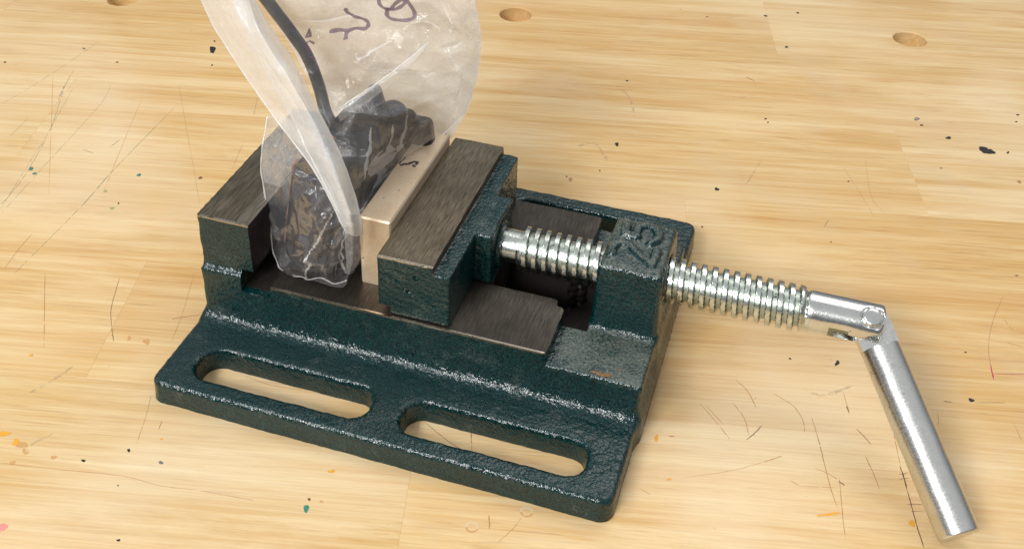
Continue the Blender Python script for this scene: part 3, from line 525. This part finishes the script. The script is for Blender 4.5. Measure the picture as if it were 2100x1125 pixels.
# ================================================================ spacer bar
bar = empty("spacer_bar", (50.4*MM, 3*MM, ZR*MM))
tag(bar, "tan steel bar with black ink mark, wedged between plastic bag and moving jaw", "metal bar")
def f_bar(x, y, z):
    d = box(x, y, z, (45.6, -21.4, ZR+.02), (55.15, 27.3, 46.83), 0)
    ch = (np.abs(x-50.38)-4.775+z-46.83+.45)/1.414
    ch2 = (np.abs(y-2.95)-24.35+z-46.83+.45)/1.414
    ch3 = (np.abs(y-2.95)-24.35+np.abs(x-50.38)-4.775+.4)/1.414
    return np.maximum(np.maximum(d, ch), np.maximum(ch2, ch3))
V, F = contour(f_bar, (44.9, -22.2, 22.9), (55.9, 28.1, 47.6), .5)
o = mesh_np("bar_body", V-np.array([50.4, 3, ZR]), F, [M_BAR], None, True, 25, bar)

def ribbon(pts, wid, z, taper=True, wob=.0):
    P = [Vector((p[0], p[1], 0)) for p in pts]; Q = []
    for i in range(len(P)-1):
        p0 = P[max(i-1, 0)]; p1 = P[i]; p2 = P[i+1]; p3 = P[min(i+2, len(P)-1)]
        for k in range(8):
            t = k/8; Q.append(.5*((2*p1)+(p2-p0)*t+(2*p0-5*p1+4*p2-p3)*t*t+(3*p1-p0-3*p2+p3)*t**3))
    Q.append(P[-1]); n = len(Q); V = []; F = []
    for i, q in enumerate(Q):
        d = (Q[min(i+1, n-1)]-Q[max(i-1, 0)]); d.normalize(); s = Vector((-d.y, d.x, 0))
        ww = wid*.5*(min(1, .25+min(i, n-1-i)/3) if taper else 1)*(1+random.uniform(-.3, .3)*(wob > 0))
        off = random.uniform(-wob, wob)
        V += [(q.x+s.x*(ww+off), q.y+s.y*(ww+off), z), (q.x-s.x*(ww-off), q.y-s.y*(ww-off), z)]
        if i: F.append((2*i-2, 2*i-1, 2*i+1, 2*i))
    return V, F
def join(parts):
    V = []; F = []
    for v, f in parts:
        o_ = len(V); V += list(v); F += [tuple(i+o_ for i in a) for a in f]
    return V, F
V, F = join([ribbon(s, w_, 46.86, True, .12) for s, w_ in zip(BAR_INK, (1.0, 1.0, .45))])
mesh_np("ink_mark", np.array(V)-np.array([50.4, 3, ZR]), F, [M_BARINK], None, False, None, bar)

# ================================================================ what is inside the bag
tool = empty("cabled_part", (32*MM, 2*MM, ZR*MM)); T0 = np.array([32, 2, ZR])
tag(tool, "black plastic electrical part with prongs and a thick cable, held inside the clear bag", "electrical part")
def f_body(x, y, z):
    d = box(x, y, z, (21, -7.5, 25), (42.6, 26, 52), 3)
    d = smax(d, (z-51)-(y+0)*.1+(22-x)*.1, 2)
    d = smin(d, capsule(x, y, z, (36, 9, 48), (38.2, 10, 67.8), 10, 2.2), 3)
    d = smin(d, capsule(x, y, z, (30, 2, 48), (34.0, 7, 61.5), 9.5, 4.2), 3)
    d = smin(d, capsule(x, y, z, (37, 12, 48), (42, 14, 58.5), 8.5, 4.5), 2)
    d = smin(d, capsule(x, y, z, (40, 17, 48), (44.5, 18.5, 55.2), 5, 3.2), 1.5)
    d = smin(d, box(x, y, z, (42, 18.5, 44), (51.5, 25.0, 54.6), 2.4)+(z-50)*.10, 2)
    d = smin(d, capsule(x, y, z, (30, -3, 48), (32, -3.5, 54), 5, 4.0), 1)
    d = smax(d, -capsule(x, y, z, (36, -14, 44), (42, 10, 60), 1.3), .8)
    d = smax(d, -capsule(x, y, z, (30, -14, 40), (33, 12, 60), 1.0), .8)
    return d
V, F = contour(f_body, (15, -18, 24), (57, 31, 73), .8)
mesh_np("housing", V-T0, F, [M_RUBBER], None, True, 50, tool)
tilt = .10
def f_coil(x, y, z):
    xx = x-33-(z-44)*tilt; yy = y+16.5-(z-44)*.16
    d2 = rect2(xx, z, (-9.2, 24.6), (9.2, 62.5), 9)
    d = extr(d2, yy, -5.5, 6, 1.6)
    d = np.minimum(d, extr(rect2(xx, z, (-5.5, 28), (5.5, 57), 5.4), yy, -7.4, 2, 1.2))
    for k in (-2.2, 2.2):
        d = smax(d, -capsule(xx, yy, z, (k, -7.6, 31), (k, -7.6, 53), .6), .4)
    return d
V, F = contour(f_coil, (19, -27, 23.6), (48, -9, 65), .6)
mesh_np("front_shell", V-T0, F, [M_RUBBER], None, True, 45, tool)
def f_cop(x, y, z):
    xx = x-33-(z-44)*tilt; yy = y+16.5-(z-44)*.16
    d2 = np.abs(rect2(xx, z, (-9.6, 24.3), (9.6, 63), 9)-.05)-.30
    d = np.maximum(d2, np.abs(yy+2.0)-1.0-.4*np.sin(z*.8))
    return np.maximum(np.maximum(d, xx+4), z-57)
V, F = contour(f_cop, (19, -23, 23.2), (42, -15, 66), .45)
mesh_np("copper_edge", V-T0, F, [M_COPPER], None, True, 45, tool)
def tube(pts, rad, n=16, seg=10, closed=False):
    P = [Vector(p) for p in pts]; Q = []
    for i in range(len(P)-1):
        p0 = P[max(i-1, 0)]; p1 = P[i]; p2 = P[i+1]; p3 = P[min(i+2, len(P)-1)]
        for k in range(seg):
            t = k/seg; Q.append(.5*((2*p1)+(p2-p0)*t+(2*p0-5*p1+4*p2-p3)*t*t+(3*p1-p0-3*p2+p3)*t**3))
    Q.append(P[-1]); V = []; F = []; up = Vector((0, 1, .2))
    for i, q in enumerate(Q):
        d = (Q[min(i+1, len(Q)-1)]-Q[max(i-1, 0)]).normalized(); s = d.cross(up).normalized(); t = s.cross(d)
        r = rad(i/(len(Q)-1)) if callable(rad) else rad
        for k in range(n):
            a = 2*math.pi*k/n; v = q+s*math.cos(a)*r+t*math.sin(a)*r; V.append(tuple(v))
            if i: b = (i-1)*n; F.append((b+k, b+(k+1) % n, b+n+(k+1) % n, b+n+k))
    F.append(tuple(range(n))[::-1]); F.append(tuple(range(len(V)-n, len(V))))
    return V, F
V, F = tube(CABLE_PATH, 1.85); mesh_np('cable', np.array(V)-T0, F, [M_CABLE], None, True, 60, tool)
V, F = tube([(29.0, -6, 51.5), (28.4, -3.5, 54.8), (28, -1.5, 56.4)], 3.3); mesh_np("copper_ring", np.array(V)-T0, F, [M_COPPER], None, True, 60, tool)

# ================================================================ polythene bag
bag = empty("plastic_bag", (34*MM, -2*MM, ZR*MM)); B0 = np.array([34, -2, ZR])
tag(bag, "clear creased plastic bag with purple marker scribbles, clamped upright in the green vise", "plastic bag")
def cr(a, b, c, d, t): return .5*((2*b)+(c-a)*t+(2*a-5*b+4*c-d)*t*t+(3*b-a-3*c+d)*t**3)
def up1(P, n, lin=0.0):
    out = []
    for i in range(len(P)-1):
        a, b, c, d = P[max(i-1, 0)], P[i], P[i+1], P[min(i+2, len(P)-1)]
        for k in range(n): out.append(cr(a, b, c, d, k/n)*(1-lin)+(b+(c-b)*(k/n))*lin)
    out.append(P[-1]); return np.array(out)
def crumple(p, s, seed):
    v = Vector(p)/s+Vector((seed*7.3, seed*3.1, 0))
    q = v+Vector((pnoise(v*.7), pnoise(v*.7+Vector((5, 5, 5))), pnoise(v*.7+Vector((9, 1, 4)))))*.8
    return 1-abs(pnoise(q))*2
def film(name, grid, mat, amp, scl, seed, n=14, fine=.12, edge=.3, streak=None, cuts=(), tent=1.0, dimples=()):
    Gd = np.array(grid, float)
    A = up1(Gd, n, .65); A = np.swapaxes(up1(np.swapaxes(A, 0, 1), n, .4), 0, 1)
    du = np.gradient(A, axis=0); dv = np.gradient(A, axis=1); N = np.cross(du, dv)
    N /= np.maximum(np.linalg.norm(N, axis=2, keepdims=True), 1e-9)
    h, w_ = A.shape[:2]; D = np.zeros((h, w_)); CM = np.zeros((h, w_), bool)
    ii, jj = np.meshgrid(np.arange(h), np.arange(w_), indexing='ij'); EM = np.clip(np.minimum(np.minimum(ii, h-1-ii), np.minimum(jj, w_-1-jj))/9.0, 0, 1)
    for i in range(h):
        for j in range(w_):
            e = min(1, edge+min(i, j, h-1-i, w_-1-j)/10); p = A[i, j]
            if streak: p = p*np.array(streak)
            D[i, j] = ((crumple(p, scl, seed)-.7)*amp+(crumple(p, scl*.33, seed+3)-.7)*amp*fine*2)*e
    for k, pts in enumerate(cuts):
        # a pressed crease: a narrow tent along its line, tapering out at both ends
        P = up1(np.array(pts, float), 4); best = np.full((h, w_), 99.0); tt = np.zeros((h, w_))
        for i in range(len(P)-1):
            a, b = P[i], P[i+1]; ab = b-a; L2 = max((ab[[0, 2]]**2).sum(), 1e-6)
            t = np.clip(((A[:, :, 0]-a[0])*ab[0]+(A[:, :, 2]-a[2])*ab[2])/L2, 0, 1)
            dx = A[:, :, 0]-a[0]-t*ab[0]; dz = A[:, :, 2]-a[2]-t*ab[2]; dd = np.sqrt(dx*dx+dz*dz)
            m = dd < best; best = np.where(m, dd, best); tt = np.where(m, (i+t)/(len(P)-1), tt)
        wd = 1.5+.5*math.sin(k*2.3)
        CM |= (best < (.10+.15*np.sin(math.pi*tt)*(1+.6*np.sin(tt*23+k)))*(1 if tent <= 1 or k < 2 else -1)) & (tt > .01) & (tt < .99)
        wd *= tent
        D += np.maximum(0, 1-best/wd)*(.75+.35*math.sin(k*1.7))*tent**1.6*EM*np.sin(math.pi*np.clip(tt, .02, .98))**.6*(1 if k % 2 else -1)
    for k, (px_, py_, pz_, an, sl, sw, hh) in enumerate(dimples):
        dx = A[:, :, 0]-px_; dz = A[:, :, 2]-pz_; u_ = dx*math.cos(an)+dz*math.sin(an); v_ = -dx*math.sin(an)+dz*math.cos(an)
        D += hh*EM*np.exp(-(u_/sl)**2-(v_/sw)**2)
    A = A+N*D[:, :, None]
    F = [(i*w_+j, i*w_+j+1, (i+1)*w_+j+1, (i+1)*w_+j) for i in range(h-1) for j in range(w_-1)]
    V = A.reshape(-1, 3)
    cm_ = CM.reshape(-1); o = mesh_np(name, V-B0, F, [mat, M_CREASE], [1 if cm_[f[0]] else 0 for f in F], True, None, bag)
    return o, V, F, A
fb = film("rear_film", FILM_BACK, M_FILMB, 1.6, 24, 2)
ff = film("front_film", FILM_FRONT, M_FILM, 2.4, 22, 1, n=34, fine=.10, cuts=CREASES[:N_FRONT])
fp = film("lower_pocket", FILM_POCKET, M_POCKET, 2.0, 12, 5, n=26, fine=.12, streak=(1, 1, .6), cuts=CREASES[N_FRONT:], tent=1.9, dimples=DIMPLES)
fd = film("folded_band", FILM_BAND, M_BAND, 1.2, 20, 8, fine=.08, edge=.1)
fe = film("side_panel", FILM_SIDE, M_SIDE, .6, 12, 21, n=14, fine=.1, edge=.2)
fr = film("pocket_rear_film", FILM_POCKET_REAR, M_PREAR, 1.2, 12, 15, n=16, fine=.12)
ft = film("inner_fold", FILM_FOLD, M_FOLD, .8, 18, 11, fine=.08, edge=.1)
fs = film("diagonal_fold", FILM_STRIP, M_STRIP, .5, 12, 13, fine=.1, edge=.1)
def crease(A, pick, r=.22):
    pts = [tuple(p) for p in pick(A)][::6]
    V, F = tube(pts, lambda t: r*(.7+.5*math.sin(t*37)**2), 6, 2)
    o = mesh_np("crease", np.array(V)-B0, F, [M_CREASE], None, True, None, bag)
crease(fd[3], lambda A: A[:, 0]); crease(fd[3], lambda A: A[:, -1]); crease(ff[3], lambda A: A[:, -1][:170])
crease(ft[3], lambda A: A[:, 0], .3); crease(fp[3], lambda A: A[:, 0], .25); crease(fs[3], lambda A: A[:, 0], .2); crease(fp[3], lambda A: A[-24, :], .15)
bvh = BVHTree.FromPolygons([tuple(v) for v in ff[1]], ff[2])
parts = []
for k, s in enumerate(BAG_INK):
    P = [Vector((p[0], p[1]-12, p[2])) for p in s]; Q = []
    for i in range(len(P)-1):
        p0 = P[max(i-1, 0)]; p1 = P[i]; p2 = P[i+1]; p3 = P[min(i+2, len(P)-1)]
        for j in range(6):
            t = j/6; Q.append(.5*((2*p1)+(p2-p0)*t+(2*p0-5*p1+4*p2-p3)*t*t+(3*p1-p0-3*p2+p3)*t**3))
    Q.append(P[-1]); V = []; F = []; n = len(Q)
    for i, q in enumerate(Q):
        d = (Q[min(i+1, n-1)]-Q[max(i-1, 0)]).normalized(); s_ = Vector((-d.z, 0, d.x))
        ww = (.56 if k < 5 else .30)*(.72+.28*abs(math.sin(i*.35+k)))*(.5 if i in (0, n-1) else 1)
        for sg in (1, -1):
            pt = q+s_*ww*sg; hit = bvh.ray_cast(pt, Vector((0, 1, 0)))
            V.append(tuple((hit[0]-Vector((0, .3, 0))) if hit[0] is not None else pt+Vector((0, 12, 0))))
        if i: F.append((2*i-2, 2*i-1, 2*i+1, 2*i))
    parts.append((V, F))
V, F = join(parts)
mesh_np("marker_writing", np.array(V)-B0, F, [M_INK], None, False, None, bag)

# ================================================================ workbench top: glued staves
GA = math.radians(13.5)
def mat_wood():
    m, nt, b = new_mat("rubberwood")
    oi = nd(nt, 'ShaderNodeObjectInfo'); rnd = oi.outputs['Random']
    W = math_(nt, 'MULTIPLY', rnd, 37.0)
    tc = nd(nt, 'ShaderNodeTexCoord')
    def mapped(sx, sy):
        mp = nd(nt, 'ShaderNodeMapping'); mp.inputs['Scale'].default_value = (sx, sy, sy*.3)
        nt.links.new(tc.outputs['Object'], mp.inputs[0]); return mp.outputs[0]
    band = noise(nt, mapped(3.2, 75), 1, 9, .72, .9, W)
    fib = noise(nt, mapped(30, 1500), 1, 3, .6, .2, W)
    fib2 = noise(nt, mapped(9, 480), 1, 5, .7, .5, W)
    pore = noise(nt, mapped(75, 1500), 1, 2, .5, .0, W)
    dens = noise(nt, mapped(9, 42), 1, 2, .5, .3, W)
    c = ramp(nt, band, [(.20, (.70, .55, .32)), (.42, (.665, .465, .225)), (.58, (.63, .405, .165)), (.78, (.50, .275, .095))])
    c = mixc(nt, ramp(nt, fib2, [(.44, g(.0)), (.62, g(.6))]), c, (.76, .61, .38))
    c = mixc(nt, ramp(nt, fib, [(.28, g(.75)), (.50, g(0))]), c, (.50, .29, .12))
    pf = math_(nt, 'ADD', pore, math_(nt, 'MULTIPLY', dens, .34))
    c = mixc(nt, ramp(nt, pf, [(.775, g(0)), (.92, g(.55))]), c, (.40, .20, .09))
    blo = noise(nt, mapped(5, 55), 1, 8, .72, .8, W); blo2 = noise(nt, mapped(9, 120), 1, 7, .72, .6, W)
    c = mixc(nt, ramp(nt, blo, [(.46, g(0)), (.60, g(.50))]), c, (.88, .76, .54))
    c = mixc(nt, ramp(nt, blo2, [(.50, g(0)), (.64, g(.36))]), c, (.66, .385, .18))
    # per stave tone
    c = mixc(nt, 1.0, c, oi.outputs['Color'], 'MULTIPLY')
    c = mixc(nt, 1.0, c, (.91, .86, .735), 'MULTIPLY')
    # handling grime and bleached rubs (bench-wide)
    geo = nd(nt, 'ShaderNodeNewGeometry')
    gr = noise(nt, geo.outputs['Position'], 22, 4, .6, .6); sp = noise(nt, geo.outputs['Position'], 420, 2, .5); rub = noise(nt, geo.outputs['Position'], 9, 3, .5, .5)
    c = mixc(nt, ramp(nt, gr, [(.52, g(0)), (.72, g(.38))]), c, (.56, .42, .27))
    c = mixc(nt, ramp(nt, rub, [(.48, g(0)), (.70, g(.38))]), c, (.82, .70, .50))
    c = mixc(nt, ramp(nt, sp, [(.74, g(0)), (.79, g(.45))]), c, (.30, .20, .11))
    nt.links.new(c, b.inputs['Base Color'])
    nt.links.new(ramp(nt, gr, [(.3, g(.38)), (.7, g(.55))]), b.inputs['Roughness'])
    b.inputs['Specular IOR Level'].default_value = .4
    b1 = bump(nt, b, fib, .00005, .6); bump(nt, b, pf, -.00012, .6, b1)
    return m
M_WOOD = mat_wood()
bench = empty("workbench_top"); bench.rotation_euler = (0, 0, GA)
tag(bench, "pale wooden workbench top of glued staves, scratched and speckled, with round dog holes", "workbench")
rows = [-390, -334, -278, -222, -166, -110, -54.5, -1.0, 54, 113, 169, 224, 280, 336, 392, 448, 504, 560, 616, 672, 728]
ends = {-110: [-420, -180, 60, 330, 600, 900], -54.5: [-420, -240, -37.5, 250, 600, 900], -1.0: [-420, -200, 140, 420, 600, 900], 54: [-420, -105, 226, 600, 900],
        113: [-420, -230, 20, 330, 600, 900], 169: [-420, -160, 187.5, 440, 600, 900]}
HOLES = [(23.2, 206.8, 7.3), (197.8, 246.6, 7.3), (-152.5, 156.6, 6.8)]
Rg = Matrix.Rotation(-GA, 2)
hl = [((Rg @ Vector((a, b_)))[:], r) for a, b_, r in HOLES]
TH = 28.0
TONES = {(-54.5, -37.5): (.955, .945), (-1.0, 140): (.95, .94), (-54.5, -420): (1.0, .98), (-1.0, -200): (.97, .97), (-110, -180): (.98, 1.01), (54, -105): (.99, .99),
         (54, 226): (1.0, 1.01), (113, 20): (.99, .985), (169, -160): (.96, .97), (169, 187.5): (1.02, 1.01), (-110, 60): (1.0, .99), (54, -420): (1.02, 1.02), (-54.5, 250): (.95, .945)}
for ri in range(len(rows)-1):
    t0, t1 = rows[ri], rows[ri+1]
    if t0 in ends: es = ends[t0]
    else:
        rr = random.Random(ri*7+1); es = [-420]
        while es[-1] < 720: es.append(es[-1]+rr.uniform(170, 300))
        es[-1] = 900
    for s0, s1 in zip(es[:-1], es[1:]):
        bm = bmesh.new()
        gp = .008
        cx_, cy_ = (s0+s1)/2, (t0+t1)/2
        bmesh.ops.create_cube(bm, size=1)
        for v in bm.verts:
            v.co = Vector((v.co.x*(s1-s0-gp), v.co.y*(t1-t0-gp), v.co.z*TH))*MM
        bmesh.ops.bevel(bm, geom=[e for e in bm.edges if all(v.co.z > 0 for v in e.verts)], offset=.05*MM, segments=1, affect='EDGES')
        me = bpy.data.meshes.new("stave"); bm.to_mesh(me); bm.free()
        me.materials.append(M_WOOD)
        o = link("stave", me, bench)
        tr = random.Random(int(s0*3+t0*17)); k1, k2 = TONES.get((t0, s0), (tr.uniform(.97, 1.02), tr.uniform(.975, 1.015)))
        o.color = (k1, k1*k2, k1*k2*k2*k2, 1)
        o.location = (cx_*MM, cy_*MM, -TH/2*MM)
        for (hx, hy), r in hl:
            if s0-10 < hx < s1+10 and t0-10 < hy < t1+10:
                b2 = bmesh.new(); n_ = 96; rings = []
                for rr_, zz in ((r+.5, 2), (r+.5, .02), (r, -.45), (r-.1, -7.5), (r-1.2, -8.6), (.3, -9.4)):
                    rings.append([b2.verts.new(((hx-cx_+rr_*math.cos(k*2*math.pi/n_))*MM, (hy-cy_+rr_*math.sin(k*2*math.pi/n_))*MM, (TH/2+zz)*MM)) for k in range(n_)])
                for ra, rb in zip(rings[:-1], rings[1:]):
                    for k in range(n_): b2.faces.new((ra[k], rb[k], rb[(k+1) % n_], ra[(k+1) % n_]))
                b2.faces.new(rings[0]); b2.faces.new(rings[-1][::-1])
                bmesh.ops.recalc_face_normals(b2, faces=b2.faces)
                cme = bpy.data.meshes.new("cut"); b2.to_mesh(cme); b2.free()
                cut = link("cut", cme, bench); cut.location = o.location
                bpy.context.view_layer.update()
                md = o.modifiers.new("b", 'BOOLEAN'); md.operation = 'DIFFERENCE'; md.object = cut; md.solver = 'EXACT'
                dg = bpy.context.evaluated_depsgraph_get()
                nm_ = bpy.data.meshes.new_from_object(o.evaluated_get(dg)); o.modifiers.clear(); o.data = nm_
                nm_.name = "stave"
                for p in nm_.polygons: p.use_smooth = p.area < 3e-6
                nm_.set_sharp_from_angle(angle=math.radians(30))
                bpy.data.objects.remove(cut)
# marks on the bench
MK = {'g': mat_mark("green_scratch", (.27, .28, .19), .75, .07), 'b': mat_mark("brown_scratch", (.44, .215, .075), .8, .03),
      'd': mat_mark("dark_scratch", (.14, .075, .045), .9, .0), 'k': mat_mark("black_mark", (.012, .010, .010), 1.0, -.12),
      'r': mat_mark("red_scratch", (.46, .20, .11), .8), 'm': mat_mark("magenta_mark", (.40, .02, .08), .9, -.05),
      's': mat_mark("grey_smudge", (.36, .30, .22), .22, .10, 300), 'w': mat_mark("pale_scratch", (.78, .66, .46), .5),
      'n': mat_mark("brown_speck", (.16, .07, .03), .85), 'y': mat_mark("olive_speck", (.32, .38, .16), .7), 'e': mat_mark("grey_speck", (.16, .17, .15), .8),
      'o': mat_mark("orange_stain", (.72, .34, .03), .85, -.02, 700), 't': mat_mark("tan_stain", (.66, .38, .14), .55, .0, 500), 'p': mat_mark("pink_stain", (.80, .28, .24), .8, 0, 700)}
MG = {'g2': mat_mark("green_paint_speck", (.03, .20, .15), .85, -.05, 900)}
def rot_in(V): # world mm -> bench frame mm
    c, s = math.cos(-GA), math.sin(-GA); return np.array([(x*c-y*s, x*s+y*c, z) for x, y, z in V])
for kind in sorted(set(k for k, _, _ in SCRATCHES)):
    V, F = join([ribbon(p, w_*.40, .03+random.random()*.02, True, .05) for k, w_, p in SCRATCHES if k == kind])
    o = mesh_np("scratch_marks", rot_in(V), F, [MK[kind]], None, False, None, bench); tag(o, kind='stuff')
def blobmesh(c, a, b_, z):
    n = 28; ph = random.uniform(0, 6); V = [(c[0], c[1], z)]
    for i in range(n):
        t = i*2*math.pi/n; r = .86+.14*math.sin(2*t+ph)+.12*math.sin(3*t+2*ph)+.08*math.sin(7*t+ph)+random.uniform(-.06, .06)
        V.append((c[0]+(a[0]*math.cos(t)+b_[0]*math.sin(t))*r, c[1]+(a[1]*math.cos(t)+b_[1]*math.sin(t))*r, z))
    return V, [(0, 1+i, 1+(i+1) % n) for i in range(n)]
for s in SPECKS:
    k = s[0]; V, F = blobmesh(s[1:3], s[3:5], s[5:7], .06+random.random()*.01)
    m = MG['g2'] if k == 'g' else MK[k]
    big = math.hypot(s[3], s[4]) > .9
    mesh_np({'o': 'orange_stain', 't': 'tan_stain', 'p': 'pink_stain', 'g': 'green_speck', 'y': 'green_speck'}.get(k, 'dark_speck'), rot_in(V), F, [m], None, False, None, bench)
for c in RINGS:
    n = 40; V = []; F = []
    for i in range(n):
        t = i*2*math.pi/n
        for r in (1.15, 1.75): V.append((c[0]+math.cos(t)*r, c[1]+math.sin(t)*r, .05))
        j = (i+1) % n; F.append((2*i, 2*i+1, 2*j+1, 2*j))
    mesh_np("ring_dent", rot_in(V), F, [MK['w'], MK['t']], [0 if i % 40 < 22 else 1 for i in range(n)], False, None, bench)
